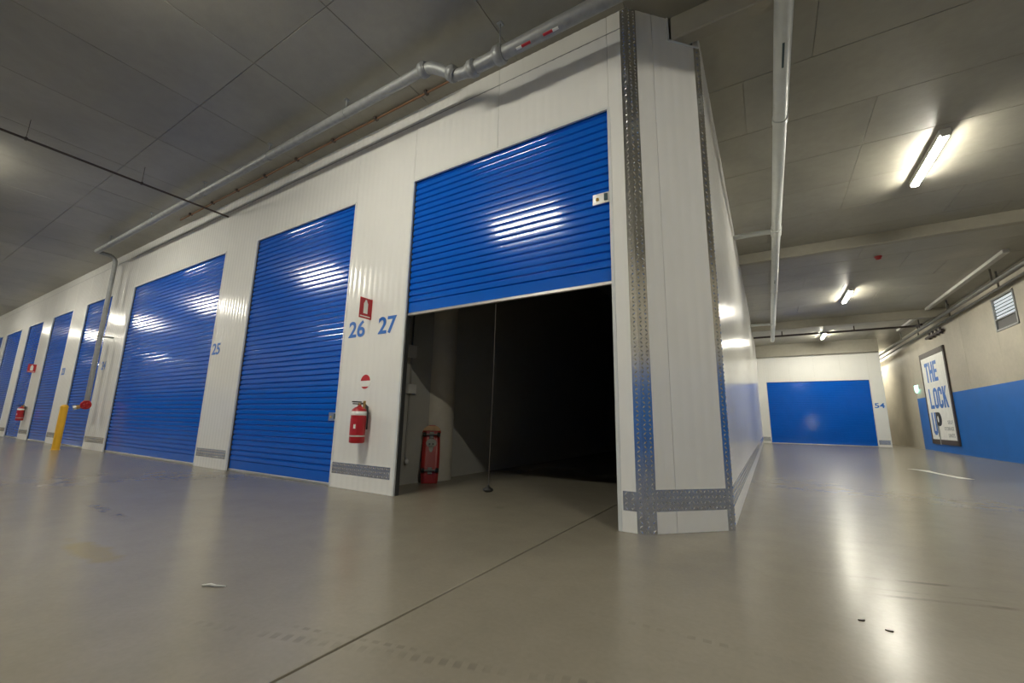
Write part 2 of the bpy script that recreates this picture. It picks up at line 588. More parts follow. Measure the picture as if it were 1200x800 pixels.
# side wall down the aisle
ws = empty('wall_side', (BX, BY, 0), PI / 2, 'white ribbed side wall running down the aisle', 'wall', kind='structure')
SL = YF - BY
panels(ws, 0.0, SL, 0, CH, 1.15)
checker(ws, -0.002, 0.055, 0.0, 4.69, y=-0.003, name='corner_guard')
checker(ws, 0.055, SL - 0.02, 0.17, 0.345)

# front of the end unit
X5a, X5b, D5a, D5b, D5h = -0.43, 4.62, 0.03, 4.17, 3.06
w5 = empty('wall_far', (0, YF, 0), 0, 'white ribbed front of the unit closing the aisle', 'wall', kind='structure')
panels(w5, X5a, D5a, 0, 4.4)
panels(w5, D5b, X5b, 0, 4.4)
panels(w5, D5a, D5b, D5h, 4.4)
checker(w5, BX + 0.01, D5a - 0.02, 0.1, 0.3)
checker(w5, D5b + 0.03, X5b - 0.02, 0.1, 0.3)
MB().box(X5b - 0.004, X5b + 0.02, -0.02, 0.08, 0, 4.4).build('corner_trim', MT['trim'], w5)
wr = MB().box(X5b - 0.06, X5b, YF + 0.06, YE, 0, CH + 0.01).build('wall_return', MT['white'])
tag(wr, 'white side of the end unit facing the narrow passage', 'wall', kind='structure')

# ------------------------------------------------------------------ concrete walls
wR = MB().box(XR + 0.03, XR + 0.25, YB - 0.2, YE + 0.2, -0.03, CH + 0.02)
wR = wR.build('wall_right', MT['joint'])
tag(wR, 'concrete wall with a blue painted dado facing the aisle', 'wall', kind='structure')
VY0, VY1, VZ0, VZ1 = 15.28, 16.52, 3.50, 4.42       # louvred opening
def cwall(y0, y1, z0, z1):
    g = 0.006
    cy, cz = (y0 + y1) / 2, (z0 + z1) / 2
    MB().bbox(0, 0.035, y0 + g - cy, y1 - g - cy, z0 - cz, z1 - cz, 0.004).build('panel', MT['wallc'], wR, (XR, cy, cz))
ys = [YB, 1.2, 7.1, 13.0]
for a, b_ in zip(ys[:-1], ys[1:]): cwall(a, b_, 0, CH)
# panel with the louvred opening, in four pieces
for (a, b_, c, d) in ((13.0, VY0, 0, CH), (VY1, 18.9, 0, CH), (VY0 - 0.012, VY1 + 0.012, 0, VZ0), (VY0 - 0.012, VY1 + 0.012, VZ1, CH)):
    cwall(a, b_, c, d)
for a, b_ in ((18.9, 24.72), (24.72, 30.5), (30.5, YE)):
    if a < 20: cwall(a, b_, 0, CH)
    else:
        cwall(a, b_, 0, 3.1); cwall(a, b_, 3.1, CH)
tag(MB().box(XR - 0.003, XR + 0.001, YB, 24.7, 0.0, 2.12).build('painted_band', MT['bluepaint'], wR), 'blue painted dado')
wB = MB().box(XL, XR, YB - 0.2, YB, -0.03, CH + 0.02).build('wall_back', MT['wallc'])
tag(wB, 'concrete wall with a blue dado across the driveway', 'wall', kind='structure')
tag(MB().box(XL, XR, YB - 0.001, YB + 0.003, 0, 2.12).build('painted_band', MT['bluepaint'], wB), 'blue painted dado')
tag(MB().box(XL - 0.2, XL, YB - 0.2, FY + 0.2, -0.03, CH + 0.02).build('wall_left', MT['wallc']), 'concrete wall closing the far end of the driveway', 'wall', kind='structure')
tag(MB().box(X5b - 0.3, XR + 0.1, YE, YE + 0.2, -0.03, CH + 0.02).build('wall_end', MT['wallc']), 'concrete wall at the end of the narrow passage', 'wall', kind='structure')

# ------------------------------------------------------------------ inside of the open unit
IX = -4.22
wi = MB().box(IX - 0.06, IX, FY + 0.06, 14.0, 0, CH + 0.01).build('wall_partition', MT['interior'])
tag(wi, 'pale partition inside the open unit behind the skateboard', 'wall', kind='structure')
wb = MB().box(IX - 0.06, BX - 0.05, 14.0, 14.06, 0, CH + 0.01).build('wall_unit_back', MT['unit_shade'])  # dark colour stands in for the unlit depth of the unit
tag(wb, 'back wall deep inside the open unit, coloured dark as shade', 'wall', kind='structure')
col = MB().lathe((-4.28, 4.88, 0), [(0.25, 0.0), (0.25, CH)], 40).build('round_column', MT['wallc'])
tag(col, 'round concrete column against the partition of the open unit', 'column', kind='structure')

wl = MB().box(BX - 0.10, BX - 0.062, BY + 0.1, 14.0, 0, CH + 0.01).build('wall_shade_sheet', MT['unit_shade'])  # added sheet over the white panel backs, dark to imitate shade
tag(wl, 'added sheet coloured dark as shade on the aisle side inside the open unit', 'wall', kind='structure')

# ------------------------------------------------------------------ roller doors
PITCH = 0.08
FACE = [(-0.0177, 0.016), (-0.0180, 0.028), (-0.01808, 0.040), (-0.0180, 0.052), (-0.0177, 0.064)]
def slat_strip(mb, w, y, z):
    """one pressed rib: a nearly flat pan between two sharp grooves"""
    vs = []
    for a, c in FACE: vs += [(-w / 2, y + a, z + c), (w / 2, y + a, z + c)]
    mb.add(vs, [(2 * k, 2 * k + 1, 2 * k + 3, 2 * k + 2) for k in range(len(FACE) - 1)], True)
    for p in ([(0.0, 0.0), (-0.001, 0.005), (-0.0145, 0.0125), FACE[0]], [FACE[-1], (-0.0145, 0.0675), (-0.001, 0.075), (0.0, 0.0801)]):
        vs = []
        for a, c in p: vs += [(-w / 2, y + a, z + c), (w / 2, y + a, z + c)]
        mb.add(vs, [(0, 1, 3, 2), (2, 3, 5, 4), (4, 5, 7, 6)])
def slat_mesh(w):
    mb = MB()
    slat_strip(mb, w, 0.0, 0.0)
    mb.add([(-w / 2, 0.003, 0), (w / 2, 0.003, 0), (-w / 2, 0.003, 0.0801), (w / 2, 0.003, 0.0801)], [(0, 2, 3, 1)])
    for sx in (-1, 1):
        mb.add([(sx * w / 2, a, c) for a, c in [(0.003, 0.0), (0.0, 0.0)] + FACE + [(0.0, 0.0801), (0.003, 0.0801)]], [tuple(range(len(FACE) + 4))[::sx]])
    return mb.mesh('slat', MT['blue'])

def roller_door(name, x0, x1, y, head, bottom, label, slats=True, latch=False, rec=0.05):
    d = empty(name, ((x0 + x1) / 2, y, 0), 0, label, 'roller door', kind='structure')
    w = x1 - x0
    ww = w - 0.012
    # guides and head trim around the opening
    for s in (-1, 1):
        MB().bbox(s * w / 2 - 0.016, s * w / 2 + 0.016, -0.006, 0.02, 0, head, 0.003).build('jamb_trim', MT['trim'], d)
        MB().box(s * (w / 2 + 0.004), s * (w / 2 - 0.022), 0.025, 0.075, 0, head).build('guide', MT['dark'], d)
    MB().bbox(-w / 2, w / 2, -0.006, 0.02, head - 0.014, head + 0.016, 0.003).build('head_trim', MT['trim'], d)
    # curtain
    top = head + 0.03
    zb = bottom + 0.16
    cur = MB().box(-ww / 2, ww / 2, rec + 0.003, rec + 0.007, zb - 0.01, top).build('curtain', MT['blue'], d)
    n = int(math.ceil((top - zb) / PITCH))
    me = slat_mesh(ww)
    if slats:
        for k in range(n):
            inst(me, 'slat', cur, (0, rec, zb + k * PITCH))
    else:
        mb = MB()
        for k in range(n):
            slat_strip(mb, ww, rec, zb + k * PITCH)
        tag(mb.build('corrugation', MT['blue'], cur), kind='stuff')
    MB().bbox(-ww / 2, ww / 2, rec - 0.012, rec + 0.006, bottom + 0.035, zb + 0.002, 0.004).build('bottom_panel', MT['blue'], d)
    MB().bbox(-ww / 2, ww / 2, rec - 0.022, rec + 0.016, bottom, bottom + 0.036, 0.006).build('bottom_rail', MT['alu'], d)
    if latch:
        zl = bottom + 0.87
        lp = MB().bbox(w / 2 - 0.19, w / 2 - 0.025, rec - 0.028, rec - 0.017, zl - 0.055, zl + 0.055, 0.003).build('lock_plate', MT['alu'], d)
        MB().bbox(w / 2 - 0.075, w / 2 - 0.04, rec - 0.034, rec - 0.026, zl - 0.03, zl + 0.04, 0.002).build('keyhole_cover', MT['teal'], lp)
        MB().lathe((w / 2 - 0.14, rec - 0.03, zl - 0.005), [(0.016, 0.004), (0.016, -0.004), (0.0001, -0.006)], 16, 'y').build('lock_barrel', MT['brass'], lp)
    return d

labels = ['blue roller door rolled half up over the dark open unit', 'closed blue roller door of unit 26 between two white piers',
          'extra wide closed blue roller door of unit 25', 'closed blue roller door behind the standing pipe with red valve',
          'closed blue roller door beyond the yellow bollard', 'closed blue roller door beside the small red extinguisher pier',
          'closed narrow-looking blue roller door past the far red extinguisher', 'last blue roller door in view down the row']
for k, (a, b_) in enumerate(DOORS):
    roller_door('door_%d' % (k + 1), a, b_, FY, HB, 2.10 if k == 0 else 0.0, labels[k], slats=(k < 4), latch=(k < 2))
roller_door('door_9', D5a, D5b, YF, D5h, 0.0, 'wide low blue roller door of unit 54 at the end of the aisle', slats=False)

# pull rope hanging from the open door
rp = empty('pull_rope', (-2.44, FY + 0.055, 0.16), 0, 'thin pull rope with a black end knob hanging from the raised roller door', 'rope')
MB().tube([(0.035, 0, 1.945), (0.025, 0.0, 1.0), (0, 0, 0.05)], 0.004, 6).build('rope', MT['darkpipe'], rp)
MB().lathe((0, 0, 0), [(0.0001, 0.0), (0.035, 0.004), (0.052, 0.018), (0.048, 0.034), (0.02, 0.05), (0.006, 0.07)], 18).build('knob', MT['black'], rp)

# ------------------------------------------------------------------ unit numbers (on the wall panels)
def number(txt, x, z, h, w, par=wf, y=-0.0035, m='bluenum'):
    o = place_text('unit_number', text_mesh(txt, h, MT[m], w, 0.022), par, (x, y, z), (1, 0, 0), (0, 0, 1))
    return tag(o, 'blue number ' + txt)
number('26', -4.567, 1.90, 0.225, 0.315)
number('27', -3.995, 1.90, 0.225, 0.32)
number('25', -8.36, 1.92, 0.21, 0.28)
number('24', -14.05, 1.92, 0.21, 0.28)
number('23', -17.35, 1.92, 0.21, 0.28)
number('54', 4.40, 1.74, 0.23, 0.36, w5)

# ------------------------------------------------------------------ batten lights
def batten(x, y, along, label, length=1.5):
    o = empty('batten_light', (x, y, CH), 0 if along == 'y' else PI / 2, label, 'light', 'ceiling battens')
    h = length / 2
    MB().bbox(-0.06, 0.06, -h, h, -0.078, 0.002, 0.004).build('housing', MT['lampbody'], o)
    pr = [(-0.047, -0.076), (-0.046, -0.092), (-0.032, -0.108), (0.032, -0.108), (0.046, -0.092), (0.047, -0.076)]
    MB().prism(pr, lambda a, c: (a, -h + 0.03, c), lambda a, c: (a, h - 0.03, c)).build('diffuser', MT['lamp'], o)
    for s in (-1, 1):
        MB().bbox(-0.05, 0.05, s * (h - 0.03), s * h, -0.112, -0.074, 0.004).build('end_cap', MT['lampbody'], o)
    return o
batten(2.42, 8.22, 'y', 'lit batten over the aisle, first past the corner beam')
batten(2.42, 16.2, 'y', 'lit batten over the aisle between the second and third beams')
batten(2.42, 23.0, 'y', 'lit batten in front of the white end unit')
batten(2.55, 0.2, 'x', 'lit batten over the mouth of the aisle')
for k, x in enumerate((-3.95, -10.75, -17.3, -23.6, -30.0)):
    batten(x, 0.2, 'x', 'lit batten over the driveway opposite ' + ('the half open door', 'the wide door of unit 25', 'the door beyond the yellow bollard', 'the far red extinguisher', 'the last doors of the row')[k])
batten(4.85, 30.0, 'y', 'lit batten in the narrow passage beside the end unit')

# ------------------------------------------------------------------ galvanised fire main over the doors
PZ, PY1, PY2, P2Z = 4.75, 2.93, 3.05, 4.575
pm = empty('fire_main_pipe', (-2.6, PY1, PZ), 0, 'thick galvanised pipe hung under the ceiling along the white fronts', 'pipe')
def pbuild(mb, name, m='galv', par=None, root=pm):
    o = mb.build(name, MT[m], par if par else root)
    # geometry given in world metres; the root only moves
    o.matrix_parent_inverse = Matrix.Translation(-Vector(root.location)) if par is None else Matrix.Identity(4)
    return o
pr_ = 0.056
pbuild(MB().tube([(-13.735, PY1, PZ), (-3.05, PY1, PZ)], pr_, 20), 'pipe_run')
pbuild(MB().tube([(-3.05, PY1, PZ), (-2.93, PY1 + 0.005, PZ - 0.01), (-2.84, PY1 + 0.03, PZ - 0.05), (-2.72, PY1 + 0.08, PZ - 0.12), (-2.62, PY1 + 0.11, PZ - 0.165), (-2.50, PY2, P2Z)], 0.062, 20), 'bend')
pbuild(MB().tube([(-2.50, PY2, P2Z), (-0.05, PY2, P2Z), (0.08, PY2, P2Z + 0.04), (0.14, PY2, P2Z + 0.14), (0.15, PY2, CH)], 0.068, 20), 'pipe_run')
def coupling(x, y, z, r, L=0.08, d=(1, 0, 0)):
    d = Vector(d).normalized()
    p = Vector((x, y, z))
    pbuild(MB().tube([p - d * L / 2, p - d * L * 0.35, p - d * L * 0.3, p + d * L * 0.3, p + d * L * 0.35, p + d * L / 2], [r * 0.92, r * 0.95, r * 1.08, r * 1.08, r * 0.95, r * 0.92], 20), 'coupling')
coupling(-3.03, PY1, PZ, 0.078, 0.1)
coupling(-2.68, PY1 + 0.09, PZ - 0.14, 0.080, 0.1, (0.6, 0.2, -0.5))
coupling(-2.42, PY2, P2Z, 0.084, 0.1)
coupling(-2.08, PY2, P2Z, 0.09, 0.11)
coupling(-0.7, PY2, P2Z, 0.086, 0.11)
for x, y, z, r in ((-4.4, PY1, PZ, pr_), (-6.2, PY1, PZ, pr_), (-8.3, PY1, PZ, pr_), (-10.6, PY1, PZ, pr_), (-12.9, PY1, PZ, pr_), (-2.08, PY2, P2Z, 0.068)):
    mb = MB().tube([(x, y, z + r), (x, y, CH)], 0.008, 8)
    mb.tube([(x - 0.016, y, z), (x + 0.016, y, z)], r + 0.006, 20)
    mb.bbox(x - 0.03, x + 0.03, y - 0.03, y + 0.03, CH - 0.01, CH, 0.002)
    pbuild(mb, 'hanger')
# label stickers on the lower run
for (a, b_, m_) in ((-1.86, -1.80, 'whitep'), (-1.80, -1.70, 'redsign'), (-1.56, -1.46, 'redsign'), (-1.46, -1.40, 'whitep')):
    pbuild(MB().tube([(a, PY2 - 0.018, P2Z - 0.045), (b_, PY2 - 0.018, P2Z - 0.045)], 0.0225, 14), 'pipe_label', m_)

# standing pipe with hydrant valve
RX, RY = -13.78, 3.30
rs = empty('standing_pipe', (RX, RY, 1.0), 0, 'upright galvanised hydrant pipe with a red wheel valve beside unit 24', 'pipe')
arc = [(RX, PY1 + 0.02, PZ), (RX, PY1 + 0.12, PZ - 0.005)]
for k in range(7):
    g = k / 6 * PI / 2
    arc.append((RX, RY - 0.16 + 0.16 * math.sin(g), PZ - 0.17 + 0.16 * math.cos(g)))
arc += [(RX, RY, 4.2), (RX, RY, 1.12)]
pbuild(MB().tube(arc, 0.048, 18), 'pipe_run', root=rs)
for z in (2.7,):
    pbuild(MB().bbox(RX - 0.055, RX + 0.055, RY - 0.055, FY, z - 0.012, z + 0.012, 0.004), 'bracket', root=rs)
pbuild(MB().tube([(RX, RY, 1.14), (RX, RY, 1.10), (RX, RY, 1.0), (RX, RY, 0.96)], [0.06, 0.075, 0.075, 0.05], 18), 'valve_body', 'red', root=rs)
mb = MB()
WX = RX + 0.16
ring = [(WX, RY - 0.04 + 0.085 * math.cos(2 * PI * k / 20), 1.04 + 0.085 * math.sin(2 * PI * k / 20)) for k in range(21)]
mb.tube(ring, 0.018, 8, False)
for k in range(3):
    g = PI * k / 3
    mb.tube([(WX, RY - 0.04 - 0.08 * math.cos(g), 1.04 - 0.08 * math.sin(g)), (WX, RY - 0.04 + 0.08 * math.cos(g), 1.04 + 0.08 * math.sin(g))], 0.016, 6)
mb.tube([(WX + 0.02, RY - 0.04, 1.04), (RX, RY - 0.01, 1.04)], 0.022, 8)
pbuild(mb, 'hand_wheel', 'red', root=rs)
pbuild(MB().tube([(RX, RY, 1.03), (RX - 0.02, RY - 0.10, 1.0), (RX - 0.03, RY - 0.15, 0.985)], [0.04, 0.042, 0.05], 16), 'hose_outlet', 'brass', root=rs)
pbuild(MB().tube([(RX - 0.03, RY - 0.15, 0.985), (RX - 0.04, RY - 0.2, 0.97)], [0.056, 0.056], 16), 'outlet_cap', 'alu', root=rs)

# thin dark sprinkler pipe across the driveway ceiling
sp = empty('sprinkler_pipe', (-8.68, 2.0, 4.655), 0, 'thin dark pipe crossing under the ceiling into the white front', 'pipe')
pbuild(MB().tube([(-8.68, YB, 4.655), (-8.68, FY + 0.02, 4.655)], 0.017, 10), 'pipe_run', 'darkpipe', root=sp)
for y in (-1.0, 0.9, 2.2):
    pbuild(MB().tube([(-8.68, y, 4.66), (-8.68, y, CH)], 0.003, 6).bbox(-8.702, -8.658, y - 0.015, y + 0.015, 4.633, 4.677, 0.004), 'hanger', 'darkpipe', root=sp)
# small orange pipe clipped to the ceiling beside the front
op_ = empty('conduit', (-5.5, 3.35, CH), 0, 'thin orange brown conduit clipped to the ceiling above the doors', 'conduit')
pbuild(MB().tube([(-10.4, 3.36, 4.935), (-3.0, 3.35, 4.935)], 0.013, 10), 'pipe_run', 'copper', root=op_)
for k in range(8):
    x = -9.9 + k * 0.93
    pbuild(MB().bbox(x - 0.02, x + 0.02, 3.32, 3.38, 4.918, CH, 0.003), 'clip', 'darkpipe', root=op_)

# ------------------------------------------------------------------ pale drain pipe down the aisle ceiling
dp = empty('drain_pipe', (0.42, 4.0, 4.6), 0, 'pale grey pipe hung down the aisle ceiling with side branches', 'pipe')
pbuild(MB().tube([(0.42, 2.1, 4.60), (0.42, 21.7, 4.60)], 0.078, 22), 'pipe_run', 'pipepaint', root=dp)
for y in (9.1, 18.0):
    pbuild(MB().tube([(0.42, y + 0.1, 4.60), (0.30, y + 0.03, 4.60), (0.05, y, 4.60), (BX + 0.002, y - 0.02, 4.59)], 0.05, 16), 'branch', 'pipepaint', root=dp)
    pbuild(MB().tube([(0.42, y - 0.12, 4.60), (0.42, y + 0.22, 4.60)], 0.092, 22), 'collar', 'pipepaint', root=dp)
for y in (5.6, 13.5):
    pbuild(MB().tube([(0.42, y - 0.05, 4.60), (0.42, y + 0.05, 4.60)], 0.086, 22), 'collar', 'pipepaint', root=dp)
for y in (6.8, 10.4, 14.2, 18.8):
    pbuild(MB().tube([(0.42, y, 4.66), (0.42, y, CH)], 0.007, 6), 'hanger', 'galv', root=dp)
pbuild(MB().bbox(0.41, 0.43, 4.28, 4.62, 4.519, 4.5215, 0.001), 'pipe_label', 'teal', root=dp)
pbuild(MB().bbox(0.412, 0.428, 12.2, 12.5, 4.519, 4.5215, 0.001), 'pipe_label', 'teal', root=dp)

# ------------------------------------------------------------------ services along the concrete wall
def run_pipe(name, pts, r, m, label, hang=(), n=12):
    root = empty(name, pts[0], 0, label, 'pipe')
    pbuild(MB().tube(pts, r, n), 'pipe_run', m, root=root)
    for (x, y, z) in hang:
        pbuild(MB().bbox(x - 0.02, x + 0.02, y - 0.015, y + 0.015, z, CH, 0.003), 'hanger', m, root=root)
    return root
run_pipe('service_pipe', [(5.22, 5.0, 4.58), (5.22, 33.0, 4.58)], 0.06, 'dullsteel', 'dull steel service pipe hung beside the concrete wall, the thicker one', [(5.22, y, 4.60) for y in (8, 12, 15.2, 18.4, 21.4, 24)])
run_pipe('service_pipe', [(5.42, 5.0, 4.50), (5.42, 33.0, 4.50)], 0.032, 'dullsteel', 'slim dull steel service pipe tight to the concrete wall', [(5.42, y, 4.50) for y in (8, 12, 15.5, 19, 22.5)])
run_pipe('service_pipe', [(-0.3, 21.6, 4.76), (4.3, 21.6, 4.76), (4.8, 21.55, 4.75), (5.02, 21.4, 4.72), (5.12, 21.1, 4.68), (5.14, 20.8, 4.66)], 0.04, 'darkpipe', 'dark pipe crossing the aisle ceiling in front of the end unit', [(x, 21.6, 4.76) for x in (0.8, 3.3)])
# cluster of valves where they meet
vc = empty('valve_cluster', (5.45, 21.0, 4.4), 0, 'cluster of dark pipe valves on the wall above the poster', 'valve')
mb = MB()
pbuild(MB().tube([(5.51, 20.2, 4.3), (5.51, 22.0, 4.3)], 0.05, 12), 'manifold', 'darkpipe', root=vc)
for y in (20.4, 20.8, 21.2, 21.6):
    pbuild(MB().tube([(5.51, y, 4.44), (5.51, y, 4.22)], 0.035, 10).lathe((5.505, y, 4.2), [(0.02, 0.0), (0.07, 0.01), (0.07, 0.03), (0.02, 0.04)], 14), 'valve', 'darkpipe', root=vc)
# pale trunking strips on the ceiling beside the wall
for (y0, y1, lb) in ((13.6, 19.35, 'pale flat trunking on the ceiling above the louvred window'), (20.0, 23.2, 'pale flat trunking on the ceiling above the blue-lettered poster')):
    t = empty('ceiling_trunking', (4.98, y0, CH), 0, lb, 'trunking')
    pbuild(MB().bbox(4.93, 5.05, y0, y1, CH - 0.07, CH + 0.001, 0.006), 'channel', 'plastic', root=t)
    pbuild(MB().bbox(4.926, 5.054, y0, y1, CH - 0.082, CH - 0.068, 0.004), 'cover', 'plastic', root=t)
sd = empty('smoke_detector', (2.6, 12.8, CH), 0, 'small red round alarm unit on the aisle ceiling', 'alarm')
pbuild(MB().lathe((2.6, 12.8, CH), [(0.075, 0.001), (0.075, -0.025), (0.06, -0.035)], 20), 'base', 'red', root=sd)
pbuild(MB().lathe((2.6, 12.8, CH), [(0.06, -0.034), (0.05, -0.075), (0.0001, -0.085)], 20), 'dome', 'red', root=sd)

# ------------------------------------------------------------------ louvred window in the concrete wall
wn = empty('window_1', (XR, (VY0 + VY1) / 2, VZ0), 0, 'small louvred window high in the concrete wall', 'window', kind='structure')
def wbuild(mb, name, m): return pbuild(mb, name, m, root=wn)
mb = MB()
for (a, b_, c, d) in ((VY0, VY0 + 0.06, VZ0, VZ1), (VY1 - 0.06, VY1, VZ0, VZ1), (VY0, VY1, VZ0, VZ0 + 0.05), (VY0, VY1, VZ1 - 0.05, VZ1), (VY0, VY1, 3.80, 3.84)):
    mb.bbox(XR - 0.02, XR + 0.04, a, b_, c, d, 0.004)
wbuild(mb, 'frame', 'galv')
wbuild(MB().box(XR + 0.028, XR + 0.034, VY0, VY1, 3.82, VZ1), 'pane', 'daylight')
wbuild(MB().box(XR + 0.012, XR + 0.02, VY0, VY1, VZ0, 3.82), 'lower_panel', 'dark')
for k in range(6):
    z = 3.88 + k * 0.088
    mb = MB()
    vs = [(XR + 0.022, VY0 + 0.05, z + 0.062), (XR + 0.022, VY1 - 0.05, z + 0.062), (XR - 0.03, VY1 - 0.05, z), (XR - 0.03, VY0 + 0.05, z)]
    mb.add([v for v in vs] + [(v[0], v[1], v[2] - 0.006) for v in vs], [(0, 1, 2, 3), (7, 6, 5, 4), (0, 4, 5, 1), (1, 5, 6, 2), (2, 6, 7, 3), (3, 7, 4, 0)])
    wbuild(mb, 'louvre', 'dullsteel')

# ------------------------------------------------------------------ poster
PYa, PYb, PZa, PZb = 23.35, 20.58, 0.28, 3.82
ps = empty('poster', (XR, 22.0, PZa), 0, 'tall white poster in a dark frame lettered THE LOCK UP in blue', 'poster')
def pb(mb, name, m): return pbuild(mb, name, m, root=ps)
X0 = XR - 0.003
pb(MB().box(X0 - 0.035, X0, PYb, PYa, PZa, PZb), 'board', 'whitep')
for (a, b_, c, d) in ((PYb - 0.03, PYb + 0.10, PZa, PZb), (PYa - 0.06, PYa + 0.03, PZa, PZb), (PYb, PYa, PZb - 0.2, PZb), (PYb, PYa, PZa, PZa + 0.18)):
    pb(MB().bbox(X0 - 0.05, X0, a, b_, c, d, 0.006), 'frame_bar', 'darkpipe')
def ptext(t, yc, z, h, w, m, bold=0.03, sub='letters'):
    return place_text(sub, text_mesh(t, h, MT[m], w, bold, 0.003), ps, Vector((X0 - 0.0345, yc, z)) - Vector(ps.location), (0, -1, 0), (0, 0, 1))
xf = X0 - 0.0355
def letter(pts, yc, z0, w, h, m='bluenum', holes=None):
    """one condensed block letter from rectangles and polygons in a unit box (u to the right, v up)"""
    mb = MB()
    for poly in pts:
        mb.prism(poly, lambda u, v: (xf - 0.003, yc + w / 2 - u * w, z0 + v * h), lambda u, v: (xf + 0.001, yc + w / 2 - u * w, z0 + v * h))
    return pb(mb, 'letter', m)
def R(u0, u1, v0, v1): return [(u0, v0), (u1, v0), (u1, v1), (u0, v1)]
s = 0.32
GLY = {
    'T': [R(0, 1, .82, 1), R(.5 - s / 2, .5 + s / 2, 0, .83)],
    'H': [R(0, s, 0, 1), R(1 - s, 1, 0, 1), R(s - .01, 1 - s + .01, .42, .6)],
    'E': [R(0, s, 0, 1), R(s - .01, 1, .82, 1), R(s - .01, .88, .42, .58), R(s - .01, 1, 0, .18)],
    'L': [R(0, s, 0, 1), R(s - .01, 1, 0, .18)],
    'O': [[(0, .12), (s, .18), (s, .82), (0, .88)], [(1 - s, .18), (1, .12), (1, .88), (1 - s, .82)], [(0, .12), (.3, 0), (.7, 0), (1, .12), (1 - s, .18), (s, .18)], [(0, .88), (s, .82), (1 - s, .82), (1, .88), (.7, 1), (.3, 1)]],
    'C': [[(0, .12), (s, .18), (s, .82), (0, .88)], R(1 - s, 1, .64, .86), R(1 - s, 1, .14, .36), [(0, .12), (.3, 0), (.7, 0), (1, .15), (1 - s, .2), (s, .18)], [(0, .88), (s, .82), (1 - s, .8), (1, .85), (.7, 1), (.3, 1)]],
    'K': [R(0, s, 0, 1), [(s - .01, .38), (s + .12, .52), (1, 1), (.66, 1), (s - .01, .62)], [(s, .50), (.68, 0), (1.04, 0), (s + .22, .66)]],
    'U': [[(0, .12), (s, .18), (s, 1), (0, 1)], [(1 - s, .18), (1, .12), (1, 1), (1 - s, 1)], [(0, .12), (.3, 0), (.7, 0), (1, .12), (1 - s, .18), (s, .18)]],
}
for word, ya, yb_, z0, h in (('THE', 22.97, 21.53, 2.64, 0.77), ('LOCK', 22.95, 20.92, 1.62, 0.78)):
    n = len(word)
    stp = (ya - yb_) / n
    for k, ch in enumerate(word):
        letter(GLY[ch], ya - (k + 0.5) * stp, z0, stp * 0.86, h)
letter(GLY['U'], 22.80, 0.62, 0.46, 0.86)
# the dark padlock-like P, its white stem running down to the frame
mb = MB()
f0, f1 = (lambda y, z: (xf - 0.006, y, z)), (lambda y, z: (xf + 0.001, y, z))
bowl = [(22.52, 1.48)] + [(22.22 - 0.28 * math.sin(g), 1.22 + 0.26 * math.cos(g)) for g in [k * PI / 10 for k in range(11)]] + [(22.52, 0.96)]
mb.prism(bowl, f0, f1)
pb(mb, 'letter', 'black')
pb(MB().prism([(22.30 + 0.07 * math.cos(g), 1.22 + 0.12 * math.sin(g)) for g in [k * PI / 8 for k in range(16)]], lambda y, z: (xf - 0.009, y, z), lambda y, z: (xf - 0.004, y, z)), 'letter_counter', 'whitep')
pb(MB().box(xf - 0.008, xf, 22.40, 22.52, 0.56, 1.02), 'letter', 'black')
pb(MB().box(xf - 0.018, xf, 22.36, 22.44, 0.27, 0.98), 'letter_stem', 'grey')
for t, yc, z, w in (('SELF', 21.12, 1.03, 0.52), ('STORAGE', 21.32, 0.80, 0.92), ('UNITS', 21.18, 0.56, 0.62)):
    ptext(t, yc, z, 0.13, w, 'grey', 0.01, 'small_lettering')

# lit exit sign on the wall
ex = empty('exit_sign', (XR - 0.1, 24.3, 2.35), 0, 'small lit green exit sign on the concrete wall past the poster', 'sign')
tri = [(24.52, 2.66), (24.08, 2.66), (24.14, 2.44), (24.26, 2.34), (24.36, 2.36), (24.46, 2.44)]
pbuild(MB().prism(tri, lambda y, z: (XR - 0.09, y, z), lambda y, z: (XR - 0.05, y, z)), 'lit_face', 'exitlit', root=ex)
pbuild(MB().bbox(XR - 0.055, XR, 24.06, 24.54, 2.50, 2.68, 0.006), 'case', 'lampbody', root=ex)

